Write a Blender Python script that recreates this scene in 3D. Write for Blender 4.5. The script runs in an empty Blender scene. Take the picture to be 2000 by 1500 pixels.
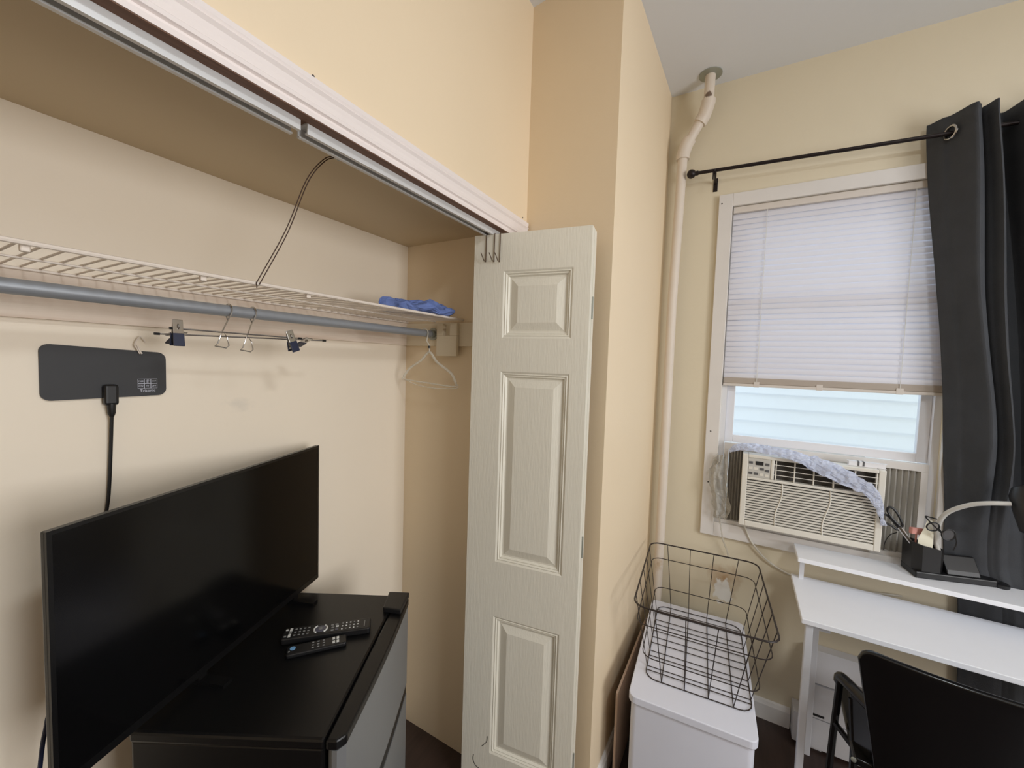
import bpy, math, random
from mathutils import Vector, Matrix, noise
random.seed(7)
S = bpy.context.scene
COL = S.collection
PI = math.pi

# ------------------------------------------------------------------ camera
CAM = Vector((0.0, 0.0, 1.6))
RT = Vector((0.496656, -0.867373, 0.031573))
UP = Vector((0.031549, 0.054394, 0.998021))
FW = Vector((0.867374, 0.494677, -0.05438))
FPX = 784.91
cd = bpy.data.cameras.new('camera')
cam = bpy.data.objects.new('camera', cd)
COL.objects.link(cam)
cam.matrix_world = Matrix(((RT.x, UP.x, -FW.x, CAM.x), (RT.y, UP.y, -FW.y, CAM.y), (RT.z, UP.z, -FW.z, CAM.z), (0, 0, 0, 1)))
cd.sensor_fit = 'HORIZONTAL'
cd.sensor_width = 36
cd.lens = FPX / 2000 * 36
cd.clip_start = 0.02
S.camera = cam


def at(x, y, ax, v):
    "pixel of the photograph -> point on the plane where coordinate ax equals v"
    d = FW + RT * ((x - 1000) / FPX) - UP * ((y - 750) / FPX)
    return CAM + d * ((v - CAM[ax]) / d[ax])


# ------------------------------------------------------------------ world, light, exposure
w = bpy.data.worlds.new('sky')
S.world = w
w.use_nodes = True
bg = w.node_tree.nodes['Background']
bg.inputs[0].default_value = (0.74, 0.88, 1.0, 1)
bg.inputs[1].default_value = 1.9


def area(name, loc, rot, sx, sy, power, color):
    l = bpy.data.lights.new(name, 'AREA')
    l.shape = 'RECTANGLE'
    l.size = sx
    l.size_y = sy
    l.energy = power
    l.color = color
    o = bpy.data.objects.new(name, l)
    COL.objects.link(o)
    o.location = loc
    o.rotation_euler = rot
    return o


# daylight falling in through the second window, in the wall behind the camera
area('daylight_second_window', (.15, -2.72, 1.7), (PI / 2, 0, 0), 1.1, 1.3, 50, (1.0, 0.985, 0.985))
S.view_settings.view_transform = 'Standard'
S.view_settings.look = 'None'
S.view_settings.gamma = 1
S.view_settings.use_curve_mapping = False
S.view_settings.exposure = 0.1


# ------------------------------------------------------------------ materials
def srgb(r, g, b):
    f = lambda c: ((c / 255) / 12.92) if c / 255 <= 0.04045 else (((c / 255) + 0.055) / 1.055) ** 2.4
    return (f(r), f(g), f(b), 1)


def mat(name, col, rough=0.5, metal=0.0, var=0.0, vscale=6.0, bump=0.0, bscale=80.0, stretch=None, spec=0.5, trans=0.0, alpha=1.0, coat=0.0, col2=None, detail=3.0):
    m = bpy.data.materials.new(name)
    m.use_nodes = True
    nt = m.node_tree
    b = nt.nodes['Principled BSDF']
    c = srgb(*col)
    b.inputs['Base Color'].default_value = c
    b.inputs['Roughness'].default_value = rough
    b.inputs['Metallic'].default_value = metal
    b.inputs['Specular IOR Level'].default_value = spec
    b.inputs['Coat Weight'].default_value = coat
    tc = nt.nodes.new('ShaderNodeTexCoord')
    src = tc.outputs['Object']
    if stretch:
        mp = nt.nodes.new('ShaderNodeMapping')
        mp.inputs['Scale'].default_value = stretch
        nt.links.new(src, mp.inputs[0])
        src = mp.outputs[0]
    if var > 0:
        n = nt.nodes.new('ShaderNodeTexNoise')
        n.inputs['Scale'].default_value = vscale
        n.inputs['Detail'].default_value = detail
        nt.links.new(src, n.inputs['Vector'])
        mr = nt.nodes.new('ShaderNodeMapRange')
        mr.inputs['From Min'].default_value = 0.3
        mr.inputs['From Max'].default_value = 0.7
        nt.links.new(n.outputs['Fac'], mr.inputs['Value'])
        mx = nt.nodes.new('ShaderNodeMix')
        mx.data_type = 'RGBA'
        c2 = srgb(*col2) if col2 else (c[0] * (1 - var), c[1] * (1 - var), c[2] * (1 - var), 1)
        mx.inputs['A'].default_value = c
        mx.inputs['B'].default_value = c2
        nt.links.new(mr.outputs[0], mx.inputs['Factor'])
        nt.links.new(mx.outputs['Result'], b.inputs['Base Color'])
    if bump > 0:
        n2 = nt.nodes.new('ShaderNodeTexNoise')
        n2.inputs['Scale'].default_value = bscale
        n2.inputs['Detail'].default_value = 4
        nt.links.new(src, n2.inputs['Vector'])
        bp = nt.nodes.new('ShaderNodeBump')
        bp.inputs['Strength'].default_value = bump
        bp.inputs['Distance'].default_value = 0.004
        nt.links.new(n2.outputs['Fac'], bp.inputs['Height'])
        nt.links.new(bp.outputs[0], b.inputs['Normal'])
    if trans > 0:
        out = nt.nodes['Material Output']
        tr = nt.nodes.new('ShaderNodeBsdfTranslucent')
        tr.inputs[0].default_value = c
        ms = nt.nodes.new('ShaderNodeMixShader')
        ms.inputs[0].default_value = trans
        nt.links.new(b.outputs[0], ms.inputs[1])
        nt.links.new(tr.outputs[0], ms.inputs[2])
        nt.links.new(ms.outputs[0], out.inputs[0])
    if alpha < 1:
        out = nt.nodes['Material Output']
        prev = out.inputs[0].links[0].from_socket
        tp = nt.nodes.new('ShaderNodeBsdfTransparent')
        ms = nt.nodes.new('ShaderNodeMixShader')
        ms.inputs[0].default_value = alpha
        nt.links.new(tp.outputs[0], ms.inputs[1])
        nt.links.new(prev, ms.inputs[2])
        nt.links.new(ms.outputs[0], out.inputs[0])
    return m


def spot_mask(m, center, radius, col, squash=(1, 1, 1), edge=0.35):
    "a stain or paint chip with a ragged outline, at a place of its own on a surface"
    nt = m.node_tree
    b = nt.nodes['Principled BSDF']
    geo = nt.nodes.new('ShaderNodeNewGeometry')
    sub = nt.nodes.new('ShaderNodeVectorMath'); sub.operation = 'SUBTRACT'
    sub.inputs[1].default_value = center
    nt.links.new(geo.outputs['Position'], sub.inputs[0])
    mul = nt.nodes.new('ShaderNodeVectorMath'); mul.operation = 'MULTIPLY'
    mul.inputs[1].default_value = squash
    nt.links.new(sub.outputs[0], mul.inputs[0])
    ln = nt.nodes.new('ShaderNodeVectorMath'); ln.operation = 'LENGTH'
    nt.links.new(mul.outputs[0], ln.inputs[0])
    n = nt.nodes.new('ShaderNodeTexNoise')
    n.inputs['Scale'].default_value = 1.2 / radius
    n.inputs['Detail'].default_value = 5
    nt.links.new(geo.outputs['Position'], n.inputs['Vector'])
    ma = nt.nodes.new('ShaderNodeMath'); ma.operation = 'MULTIPLY_ADD'
    ma.inputs[1].default_value = radius * 1.6
    nt.links.new(n.outputs['Fac'], ma.inputs[0])
    nt.links.new(ln.outputs['Value'], ma.inputs[2])
    mr = nt.nodes.new('ShaderNodeMapRange')
    mr.inputs['From Min'].default_value = radius * (1.6)
    mr.inputs['From Max'].default_value = radius * (1.6 - edge)
    nt.links.new(ma.outputs[0], mr.inputs['Value'])
    mx = nt.nodes.new('ShaderNodeMix'); mx.data_type = 'RGBA'
    old = b.inputs['Base Color']
    if old.links:
        nt.links.new(old.links[0].from_socket, mx.inputs['A'])
    else:
        mx.inputs['A'].default_value = old.default_value
    mx.inputs['B'].default_value = srgb(*col)
    nt.links.new(mr.outputs[0], mx.inputs['Factor'])
    nt.links.new(mx.outputs['Result'], b.inputs['Base Color'])


M_WALL = mat('cream_wall_paint', (238, 218, 187), 0.55, var=0.04, vscale=1.3, bump=0.10, bscale=60)
M_WALLW = mat('cream_wall_paint_shaded', (226, 215, 190), 0.55, var=0.05, vscale=1.6, bump=0.12, bscale=50)  # same cream paint, the window wall's dimmer light put into the colour
M_CLOSET = mat('closet_paint', (244, 231, 211), 0.5, var=0.035, vscale=1.5, bump=0.06, bscale=60)
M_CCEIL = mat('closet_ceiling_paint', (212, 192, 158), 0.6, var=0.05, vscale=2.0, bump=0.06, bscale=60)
M_CEIL = mat('ceiling_paint', (230, 233, 238), 0.7, var=0.04, vscale=1.2, bump=0.12, bscale=40)
M_FLOOR = mat('dark_floor', (62, 46, 40), 0.45, var=0.35, vscale=5, stretch=(1, 9, 1), bump=0.05, bscale=40)
M_TRIM = mat('white_trim_paint', (238, 228, 224), 0.4, var=0.03, vscale=5, bump=0.04, bscale=90)
M_BROWN = mat('bare_brown_wood', (126, 92, 72), 0.7, var=0.3, vscale=9, stretch=(1, 14, 14))
M_WTRIM = mat('window_trim_paint', (226, 222, 218), 0.45, var=0.05, vscale=7, bump=0.06, bscale=70)
M_VINYL = mat('white_vinyl', (232, 232, 236), 0.35)
M_DOOR = mat('door_paint', (234, 229, 214), 0.42, var=0.02, vscale=4, bump=0.22, bscale=55, stretch=(3, 3, 0.35))
M_STEEL = mat('track_steel', (200, 202, 206), 0.3, metal=0.9)
M_STEELW = mat('track_front_steel', (222, 222, 222), 0.4, metal=0.2)
M_ROD = mat('grey_rod', (150, 154, 160), 0.42, metal=0.25)
M_WIREW = mat('white_coated_wire', (232, 220, 208), 0.45)
M_CLEAT = mat('cleat_wood', (234, 219, 202), 0.55, var=0.14, vscale=3.0, stretch=(0.8, 9, 20), detail=6, col2=(208, 186, 166))
M_CLEATP = mat('cleat_painted', (226, 212, 186), 0.5, var=0.03, vscale=4)
M_RUST = mat('brown_wire', (72, 50, 40), 0.6, metal=0.4)
M_CHROME = mat('chrome', (190, 188, 186), 0.22, metal=1.0)
M_HOOKB = mat('bronze_wire', (110, 92, 78), 0.4, metal=0.8)
M_BLACK = mat('black_plastic', (22, 22, 24), 0.42)
M_BLACKM = mat('black_matte', (30, 30, 31), 0.6)
M_NAVY = mat('blue_black_rubber', (26, 34, 62), 0.45)
M_ANT = mat('antenna_black', (52, 52, 54), 0.6, var=0.05, vscale=30)
M_PRINT = mat('pale_print', (198, 200, 212), 0.6)
M_SCREEN = mat('tv_screen', (8, 8, 9), 0.16, spec=0.35)
M_BEZEL = mat('tv_bezel', (14, 14, 15), 0.3)
M_FTOP = mat('fridge_black', (14, 14, 15), 0.33, spec=0.4)
M_FDOOR = mat('fridge_silver', (150, 152, 154), 0.42, metal=0.55)
M_BTN = mat('button_white', (222, 222, 218), 0.5)
M_BTND = mat('button_dim', (130, 130, 128), 0.5)
M_BTNR = mat('button_ring', (86, 86, 100), 0.3)
M_BTNB = mat('button_blue', (120, 170, 215), 0.4)
M_BIN = mat('white_plastic_bin', (228, 230, 242), 0.38, var=0.02, vscale=10)
M_WIREB = mat('black_basket_wire', (40, 30, 27), 0.45)
M_AC = mat('ac_cream_plastic', (226, 222, 212), 0.42)
M_ACD = mat('ac_dark_cavity', (74, 70, 66), 0.7)
M_ACP = mat('ac_panel_grey', (198, 196, 190), 0.45)
M_ACBTN = mat('ac_button', (92, 92, 94), 0.5)
M_ACC = mat('accordion_grey', (178, 174, 166), 0.55)
M_CORD = mat('ac_cord', (214, 208, 196), 0.5)
M_BLUEP = mat('thin_bluish_plastic', (232, 238, 254), 0.2, trans=0.35, alpha=0.7, bump=0.4, bscale=120)
M_CLEARP = mat('clear_plastic_film', (214, 210, 200), 0.2, trans=0.3, alpha=0.42, bump=0.4, bscale=120)
M_CLEARH = mat('clear_hanger_plastic', (238, 234, 222), 0.12, alpha=0.5)
M_SLAT = mat('blind_slat', (232, 230, 236), 0.45, trans=0.2)
M_RAIL = mat('blind_rail', (214, 206, 198), 0.45)
M_RAILT = mat('blind_rail_shaded', (176, 165, 154), 0.5)  # taupe tone is shade painted onto the bottom rail
M_CURT = mat('black_curtain', (72, 74, 78), 0.85, var=0.12, vscale=14, bump=0.25, bscale=260, spec=0.2)
M_RODB = mat('dark_curtain_rod', (40, 32, 32), 0.4, metal=0.5)
M_PIPE = mat('painted_pipe', (228, 216, 202), 0.5, var=0.05, vscale=14, bump=0.2, bscale=45)
M_GALV = mat('galvanised_steel', (168, 172, 164), 0.45, metal=0.7)
M_DESK = mat('white_desk_laminate', (244, 246, 252), 0.38, var=0.015, vscale=12)
M_DLEG = mat('white_desk_steel', (220, 222, 228), 0.4)
M_CHAIR = mat('black_chair_plastic', (12, 12, 14), 0.2)
M_HEAT = mat('white_heater_paint', (216, 216, 220), 0.45, var=0.03, vscale=6)
M_GREYN = mat('lamp_neck', (205, 203, 198), 0.4)
M_PINK = mat('pink_rubber', (212, 150, 140), 0.7)
M_CARD = mat('cream_card', (240, 236, 216), 0.7)
M_BLUEC = mat('blue_cloth', (112, 134, 196), 0.75, var=0.35, vscale=25)
M_SIDING = mat('white_vinyl_siding', (238, 240, 244), 0.5, var=0.02, vscale=3)
M_BOARD = mat('tan_board', (196, 170, 150), 0.7, var=0.15, vscale=8)
M_LENS = mat('smoky_lens', (120, 118, 120), 0.1, alpha=0.45)

# glass pane: see-through with a faint reflection
M_GLASS = bpy.data.materials.new('window_glass')
M_GLASS.use_nodes = True
nt = M_GLASS.node_tree
nt.nodes.remove(nt.nodes['Principled BSDF'])
g1 = nt.nodes.new('ShaderNodeBsdfTransparent'); g1.inputs[0].default_value = (0.97, 0.985, 1, 1)
g2 = nt.nodes.new('ShaderNodeBsdfGlossy'); g2.inputs['Roughness'].default_value = 0.03
gm = nt.nodes.new('ShaderNodeMixShader'); gm.inputs[0].default_value = 0.05
nt.links.new(g1.outputs[0], gm.inputs[1]); nt.links.new(g2.outputs[0], gm.inputs[2])
nt.links.new(gm.outputs[0], nt.nodes['Material Output'].inputs[0])

# marks that belong to the surfaces: paint chip and stains behind the basket, wall smudges
pc = at(1412, 1155, 0, 2.14)
spot_mask(M_WALLW, (pc.x, pc.y, pc.z + 0.06), 0.06, (184, 150, 112), (1, 0.7, 0.55), 0.9)
spot_mask(M_WALLW, tuple(pc), 0.045, (238, 236, 230), (1, 1.0, 0.6), 0.12)
ps = at(470, 790, 1, 1.25)
spot_mask(M_CLOSET, tuple(ps), 0.03, (228, 217, 200), (0.6, 1, 1), 0.8)


# ------------------------------------------------------------------ geometry helpers
class G:
    def __init__(self):
        self.v = []
        self.f = []

    def add(self, vs, fs):
        n = len(self.v)
        self.v += [Vector(p) for p in vs]
        self.f += [tuple(i + n for i in f) for f in fs]
        return self

    def box(self, x0, y0, z0, x1, y1, z1):
        return self.hexa([(x0, y0), (x1, y0), (x1, y1), (x0, y1)], z0, z1)

    def hexa(self, poly, z0, z1):
        "vertical prism over a counter-clockwise polygon"
        n = len(poly)
        vs = [(p[0], p[1], z0) for p in poly] + [(p[0], p[1], z1) for p in poly]
        fs = [tuple(range(n))[::-1], tuple(range(n, 2 * n))]
        fs += [(i, (i + 1) % n, n + (i + 1) % n, n + i) for i in range(n)]
        return self.add(vs, fs)

    def obox(self, c, sx, sy, sz, R):
        "box with half sizes, rotation matrix R"
        c = Vector(c)
        vs = [c + R @ Vector((i * sx, j * sy, k * sz)) for k in (-1, 1) for i, j in ((-1, -1), (1, -1), (1, 1), (-1, 1))]
        return self.add(vs, [(3, 2, 1, 0), (4, 5, 6, 7), (0, 1, 5, 4), (1, 2, 6, 5), (2, 3, 7, 6), (3, 0, 4, 7)])

    def extr(self, prof, fn, a0, a1):
        "extrude a closed profile: fn(u, v, a) -> point"
        n = len(prof)
        vs = [fn(u, v, a0) for u, v in prof] + [fn(u, v, a1) for u, v in prof]
        fs = [tuple(range(n))[::-1], tuple(range(n, 2 * n))]
        fs += [(i, (i + 1) % n, n + (i + 1) % n, n + i) for i in range(n)]
        return self.add(vs, fs)

    def tube(self, pts, r, n=8, closed=False, flat=1.0, jit=0.0):
        pts = [Vector(p) for p in pts]
        m = len(pts)
        rs = r if isinstance(r, (list, tuple)) else [r] * m
        up = None
        rings = []
        for i, p in enumerate(pts):
            if closed:
                t = pts[(i + 1) % m] - pts[i - 1]
            else:
                t = pts[min(i + 1, m - 1)] - pts[max(i - 1, 0)]
            t.normalize()
            if up is None:
                up = Vector((0, 0, 1)) if abs(t.z) < 0.9 else Vector((1, 0, 0))
            a = up - t * up.dot(t)
            if a.length < 1e-6:
                a = t.orthogonal()
            a.normalize()
            up = a
            b = t.cross(a)
            ring = []
            for k in range(n):
                th = 2 * PI * k / n
                rr = rs[i]
                if jit:
                    rr *= 1 + jit * noise.noise(Vector((i * 0.9, math.cos(th) * 1.7, math.sin(th) * 1.7 + 5)))
                ring.append(p + a * (math.cos(th) * rr) + b * (math.sin(th) * rr * flat))
            rings.append(ring)
        vs = [p for ring in rings for p in ring]
        fs = []
        for i in range(m if closed else m - 1):
            j = (i + 1) % m
            for k in range(n):
                l = (k + 1) % n
                fs.append((i * n + k, i * n + l, j * n + l, j * n + k))
        if not closed:
            fs.append(tuple(range(n))[::-1])
            fs.append(tuple((m - 1) * n + k for k in range(n)))
        return self.add(vs, fs)

    def lathe(self, prof, c, axis=(0, 0, 1), n=20, close=True):
        axis = Vector(axis).normalized()
        a = axis.orthogonal().normalized()
        b = axis.cross(a)
        c = Vector(c)
        vs = []
        for r, h in prof:
            for k in range(n):
                th = 2 * PI * k / n
                vs.append(c + axis * h + a * (r * math.cos(th)) + b * (r * math.sin(th)))
        fs = []
        m = len(prof)
        for i in range(m - 1):
            for k in range(n):
                l = (k + 1) % n
                fs.append((i * n + k, i * n + l, (i + 1) * n + l, (i + 1) * n + k))
        if close:
            fs.append(tuple(range(n))[::-1])
            fs.append(tuple((m - 1) * n + k for k in range(n)))
        return self.add(vs, fs)

    def grid(self, nu, nv, fn):
        vs = [fn(i / nu, j / nv) for j in range(nv + 1) for i in range(nu + 1)]
        fs = [(j * (nu + 1) + i, j * (nu + 1) + i + 1, (j + 1) * (nu + 1) + i + 1, (j + 1) * (nu + 1) + i) for j in range(nv) for i in range(nu)]
        return self.add(vs, fs)


MW = {}


def setp(o, label=None, cat=None, group=None, kind=None):
    if label: o['label'] = label
    if cat: o['category'] = cat
    if group: o['group'] = group
    if kind: o['kind'] = kind
    return o


def thing(name, label, cat, loc, rotz=0, group=None, kind=None):
    o = bpy.data.objects.new(name, None)
    o.empty_display_size = 0.05
    COL.objects.link(o)
    o.location = loc
    o.rotation_euler = (0, 0, rotz)
    MW[o] = Matrix.Translation(Vector(loc)) @ Matrix.Rotation(rotz, 4, 'Z')
    return setp(o, label, cat, group, kind)


def build(g, name, m, parent=None, smooth=False, bevel=0.0, local=False, label=None, cat=None, group=None, kind=None, thick=0.0, segs=2):
    if parent is None:
        lo = [min(p[i] for p in g.v) for i in range(3)]
        hi = [max(p[i] for p in g.v) for i in range(3)]
        org = Vector(((lo[0] + hi[0]) / 2, (lo[1] + hi[1]) / 2, lo[2]))
        vs = [p - org for p in g.v]
    elif local:
        vs = g.v
    else:
        inv = MW[parent].inverted()
        vs = [inv @ p for p in g.v]
    me = bpy.data.meshes.new(name)
    me.from_pydata([tuple(p) for p in vs], [], g.f)
    me.validate()
    me.materials.append(m)
    if smooth:
        me.polygons.foreach_set('use_smooth', [True] * len(me.polygons))
        me.set_sharp_from_angle(angle=math.radians(42))
    me.update()
    o = bpy.data.objects.new(name, me)
    COL.objects.link(o)
    if parent is None:
        o.location = org
        MW[o] = Matrix.Translation(org)
    else:
        o.parent = parent
        MW[o] = MW[parent]
    if thick:
        s = o.modifiers.new('solid', 'SOLIDIFY'); s.thickness = thick; s.offset = 0
    if bevel:
        b = o.modifiers.new('bevel', 'BEVEL'); b.width = bevel; b.segments = segs; b.limit_method = 'ANGLE'; b.angle_limit = math.radians(40)
    return setp(o, label, cat, group, kind)


def struct(g, name, m, **k):
    return build(g, name, m, kind='structure', **k)


def copy_at(o, loc, parent=None, name=None, rot=None):
    c = o.copy()
    if name: c.name = name
    COL.objects.link(c)
    c.parent = parent
    c.location = loc
    if rot is not None: c.rotation_euler = rot
    return c


def arc(c, r, a0, a1, n, ex, ey):
    c = Vector(c); ex = Vector(ex); ey = Vector(ey)
    return [c + ex * (r * math.cos(a0 + (a1 - a0) * i / n)) + ey * (r * math.sin(a0 + (a1 - a0) * i / n)) for i in range(n + 1)]


def smoothpath(pts, k=6):
    "Catmull-Rom through the points"
    P = [Vector(p) for p in pts]
    P = [P[0] * 2 - P[1]] + P + [P[-1] * 2 - P[-2]]
    out = []
    for i in range(1, len(P) - 2):
        for j in range(k):
            t = j / k
            a, b, c, d = P[i - 1], P[i], P[i + 1], P[i + 2]
            out.append(0.5 * ((2 * b) + (c - a) * t + (2 * a - 5 * b + 4 * c - d) * t * t + (3 * b - a - 3 * c + d) * t ** 3))
    out.append(P[-2])
    return out


def chaikin(P, n=2):
    P = [Vector(p) for p in P]
    for _ in range(n):
        Q = []
        for i in range(len(P)):
            a_, b_ = P[i], P[(i + 1) % len(P)]
            Q += [a_ * .75 + b_ * .25, a_ * .25 + b_ * .75]
        P = Q
    return P


def rot_xyz(x, y, z):
    return (Matrix.Rotation(z, 3, 'Z') @ Matrix.Rotation(y, 3, 'Y') @ Matrix.Rotation(x, 3, 'X'))


def text_mesh(body, size, name, m, origin, ex, ey, parent, extrude=0.0004):
    c = bpy.data.curves.new('txt', 'FONT')
    c.body = body; c.size = size; c.align_x = 'CENTER'; c.align_y = 'CENTER'; c.resolution_u = 2
    c.offset = size * 0.012
    t = bpy.data.objects.new('txt', c)
    COL.objects.link(t)
    bpy.context.view_layer.update()
    me0 = bpy.data.meshes.new_from_object(t.evaluated_get(bpy.context.evaluated_depsgraph_get()))
    g = G()
    ex = Vector(ex); ey = Vector(ey); origin = Vector(origin)
    g.add([origin + ex * v.co.x + ey * v.co.y for v in me0.vertices], [tuple(p.vertices) for p in me0.polygons])
    bpy.data.objects.remove(t)
    bpy.data.curves.remove(c)
    bpy.data.meshes.remove(me0)
    return build(g, name, m, parent)


# ------------------------------------------------------------------ the room
XW, H, YC, YB, XR, ZC, ZH = 2.14, 2.918, 0.745, 1.25, 1.27, 2.07, 2.055
X0, Y0, XE = -2.6, -2.7, 2.28
WY0, WY1, WZ0, WZ1 = -0.675, 0.078, 0.865, 2.345          # window opening
struct(G().box(X0 - .1, Y0 - .1, -.06, XE, YB + .1, 0), 'floor', M_FLOOR)
struct(G().box(X0 - .1, Y0 - .1, H, XE, YB + .1, H + .08), 'ceiling', M_CEIL)
g = G()
g.box(XW, Y0 - .1, 0, XE, WY0, H).box(XW, WY1, 0, XE, YC, H).box(XW, WY0, 0, XE, WY1, WZ0).box(XW, WY0, WZ1, XE, WY1, H)
struct(g, 'wall_window', M_WALLW)
struct(G().box(X0, Y0 - .1, 0, X0 - .1, Y0, H).box(X0 - .1, Y0, 0, X0, YB + .1, H), 'wall_left', M_WALL)
g = G()
g.box(X0, Y0 - .1, 0, -.45, Y0, H).box(.75, Y0 - .1, 0, XW, Y0, H).box(-.45, Y0 - .1, 0, .75, Y0, 1.02).box(-.45, Y0 - .1, 2.38, .75, Y0, H)
struct(g, 'wall_back', M_WALL)
g = G()
g.box(X0, YC, ZH, 1.38, YC + .05, H).box(X0, YC, 0, -.78, YC + .1, ZH)
struct(g, 'wall_closet_front', M_WALL)
struct(G().hexa([(1.38, YC), (1.333, .393), (XW, .37), (XW, YC)], 0, H), 'wall_column', M_WALL)
struct(G().box(-1.0, YB, 0, 1.4, YB + .08, 2.2), 'wall_closet_back', M_CLOSET)
struct(G().box(XR, YC + .05, 0, 1.38, YB, 2.2).box(XR, YC, 0, 1.38, YC + .05, ZH), 'wall_closet_right', M_WALL)
struct(G().box(-1.0, YC + .1, 0, -.93, YB, 2.2), 'wall_closet_left', M_CLOSET)
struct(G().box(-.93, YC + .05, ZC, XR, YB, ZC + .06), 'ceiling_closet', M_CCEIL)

# second window, in the wall behind the camera
w2 = thing('window_2', None, None, (.15, Y0, 1.02), kind='structure')
g = G()
for x0, x1 in ((-.45, -.4), (.7, .75)): g.box(x0, Y0 - .09, 1.02, x1, Y0 + .01, 2.38)
g.box(-.4, Y0 - .09, 1.02, .7, Y0 + .01, 1.07).box(-.4, Y0 - .09, 2.33, .7, Y0 + .01, 2.38)
build(g, 'window_frame', M_VINYL, w2)
build(G().box(-.4, Y0 - .06, 1.68, .7, Y0 - .02, 1.72), 'meeting_rail', M_VINYL, w2)

# flush ceiling lamp of the room, above and behind the camera
cl = thing('ceiling_lamp', 'round white flush ceiling lamp in the middle of the room', 'lamp', (.1, -1.15, H - .07))
build(G().lathe([(.02, 0), (.17, 0), (.175, -.012), (.17, -.025), (.16, -.025)], (.1, -1.15, H), (0, 0, 1), 32), 'pan', M_VINYL, cl, smooth=True)
lp_ = bpy.data.lights.new('ceiling_lamp_light', 'AREA')
lp_.shape = 'DISK'; lp_.size = .36; lp_.energy = 19; lp_.color = (.88, .95, 1.0)
lo_ = bpy.data.objects.new('ceiling_lamp_light', lp_)
COL.objects.link(lo_); lo_.location = (0, 0, .038); lo_.parent = cl

# closet header moulding and side casing
prof = [(0, .0), (.018, 0), (.018, .009), (.0135, .012), (.0135, .016), (.019, .019), (.019, .026), (.0145, .030), (.0125, .042), (.0135, .052), (.0175, .058), (.0135, .062), (.016, .067), (.016, .076), (.012, .079), (0, .079)]
zt = 2.048
struct(G().extr([(u, v) for u, v in prof], lambda u, v, a: (a, YC - u, zt + v), -.82, 1.366), 'trim_1', M_TRIM, smooth=False)
struct(G().extr(prof, lambda u, v, a: (1.283 + v, YC - u, a), 0, zt), 'trim_2', M_TRIM)
struct(G().box(-.78, YC - .0165, zt - .0015, 1.30, YC + .007, zt).box(-.78, YC + .002, ZH - .006, XR, YC + .05, ZH), 'trim_3', M_BROWN)

# door tracks: two lengths of C-channel with a gap between them
tp = [(0, 0), (.034, 0), (.034, -.022), (.026, -.022), (.026, -.019), (.031, -.019), (.031, -.003), (.003, -.003), (.003, -.019), (.008, -.019), (.008, -.022), (0, -.022)]
for nm, x0, x1, lab in (('door_track', -.75, .478, 'long silver sliding door track ending at the small gap under the closet header'),
                        ('door_track', .492, 1.235, 'short silver sliding door track above the folded closet door')):
    build(G().extr(tp, lambda u, v, a: (a, .752 + u, ZH - .006 + v), x0, x1), nm, M_STEELW, label=lab, cat='track', group='closet door tracks')

# window casing, sill apron
tr = thing('trim_4', None, None, (XW, -.3, .8), kind='structure')
for args in ((WY1, .135, .803, 2.402), (-.732, WY0, .803, 2.402)):
    build(G().box(XW - .018, args[0], args[2], XW, args[1], args[3]), 'casing_side', M_WTRIM, tr, bevel=.002)
build(G().box(XW - .018, WY0, WZ1, XW, WY1, 2.402), 'casing_head', M_WTRIM, tr, bevel=.002)
build(G().box(XW - .018, WY0, .803, XW, WY1, .87), 'casing_apron', M_WTRIM, tr, bevel=.002)
build(G().box(XW, WY0, .862, XE, WY1, .885), 'window_sill', M_WTRIM, tr)

# window sashes
wn = thing('window_1', None, None, (2.2, -.3, .885), kind='structure')
g = G()
g.box(2.155, WY0, .885, XE, WY0 + .022, WZ1).box(2.155, WY1 - .022, .885, XE, WY1, WZ1).box(2.155, WY0 + .022, WZ1 - .022, XE, WY1 - .022, WZ1)
build(g, 'window_frame', M_VINYL, wn)


def sash(x, z0, z1, by):
    y0, y1 = WY0 + .022, WY1 - .022
    s = .034
    g = G()
    g.box(x, y0, z0, x + .03, y0 + s, z1).box(x, y1 - s, z0, x + .03, y1, z1).box(x, y0 + s, z0, x + .03, y1 - s, z0 + by).box(x, y0 + s, z1 - .04, x + .03, y1 - s, z1)
    o = build(g, 'sash', M_VINYL, wn, bevel=.002)
    build(G().box(x + .013, y0 + s, z0 + by, x + .017, y1 - s, z1 - .04), 'pane', M_GLASS, o)


sash(2.178, 1.252, 1.94, .036)
sash(2.214, 1.60, 2.323, .036)

# baseboards
struct(G().extr([(0, 0), (.014, 0), (.014, .07), (.008, .085), (0, .09)], lambda u, v, a: (XW - u, a, v), -.27, .355), 'baseboard_window', M_WTRIM)
dv = Vector((XW - 1.333, .37 - .393, 0)).normalized()
nv = Vector((dv.y, -dv.x, 0))
struct(G().extr([(0, 0), (.014, 0), (.014, .07), (.008, .085), (0, .09)], lambda u, v, a: Vector((1.333, .393, 0)) + dv * a + nv * u + Vector((0, 0, v)), .0, .795), 'baseboard_column', M_WTRIM)

# the neighbouring house outside
nh = thing('neighbour_house', 'white clapboard house wall seen outside through the window glass', 'house', (3.5, -.2, -.6))
build(G().box(3.46, -2.6, -.6, 3.6, 2.2, 2.35), 'wall', M_SIDING, nh)
pl = None
for i in range(29):
    z = -.6 + i * .1015
    if pl is None:
        pl = build(G().extr([(0, 0), (.022, 0), (.004, .1015), (0, .1015)], lambda u, v, a: (-.04 - u, a, v), -2.4, 2.4), 'siding_board', M_SIDING, nh, local=True)
        pl.location = (0, 0, 0)
    else:
        copy_at(pl, (0, 0, i * .1015), nh)

# ------------------------------------------------------------------ bifold door
DA = Vector((1.151, .821, 0)); DB = Vector((1.208, .421, 0))
DE = (DB - DA).normalized(); DW = (DB - DA).length
DN = Vector((DE.y, -DE.x, 0))
if DN.dot(DA) > 0: DN = -DN
ZD = 2.028


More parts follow.
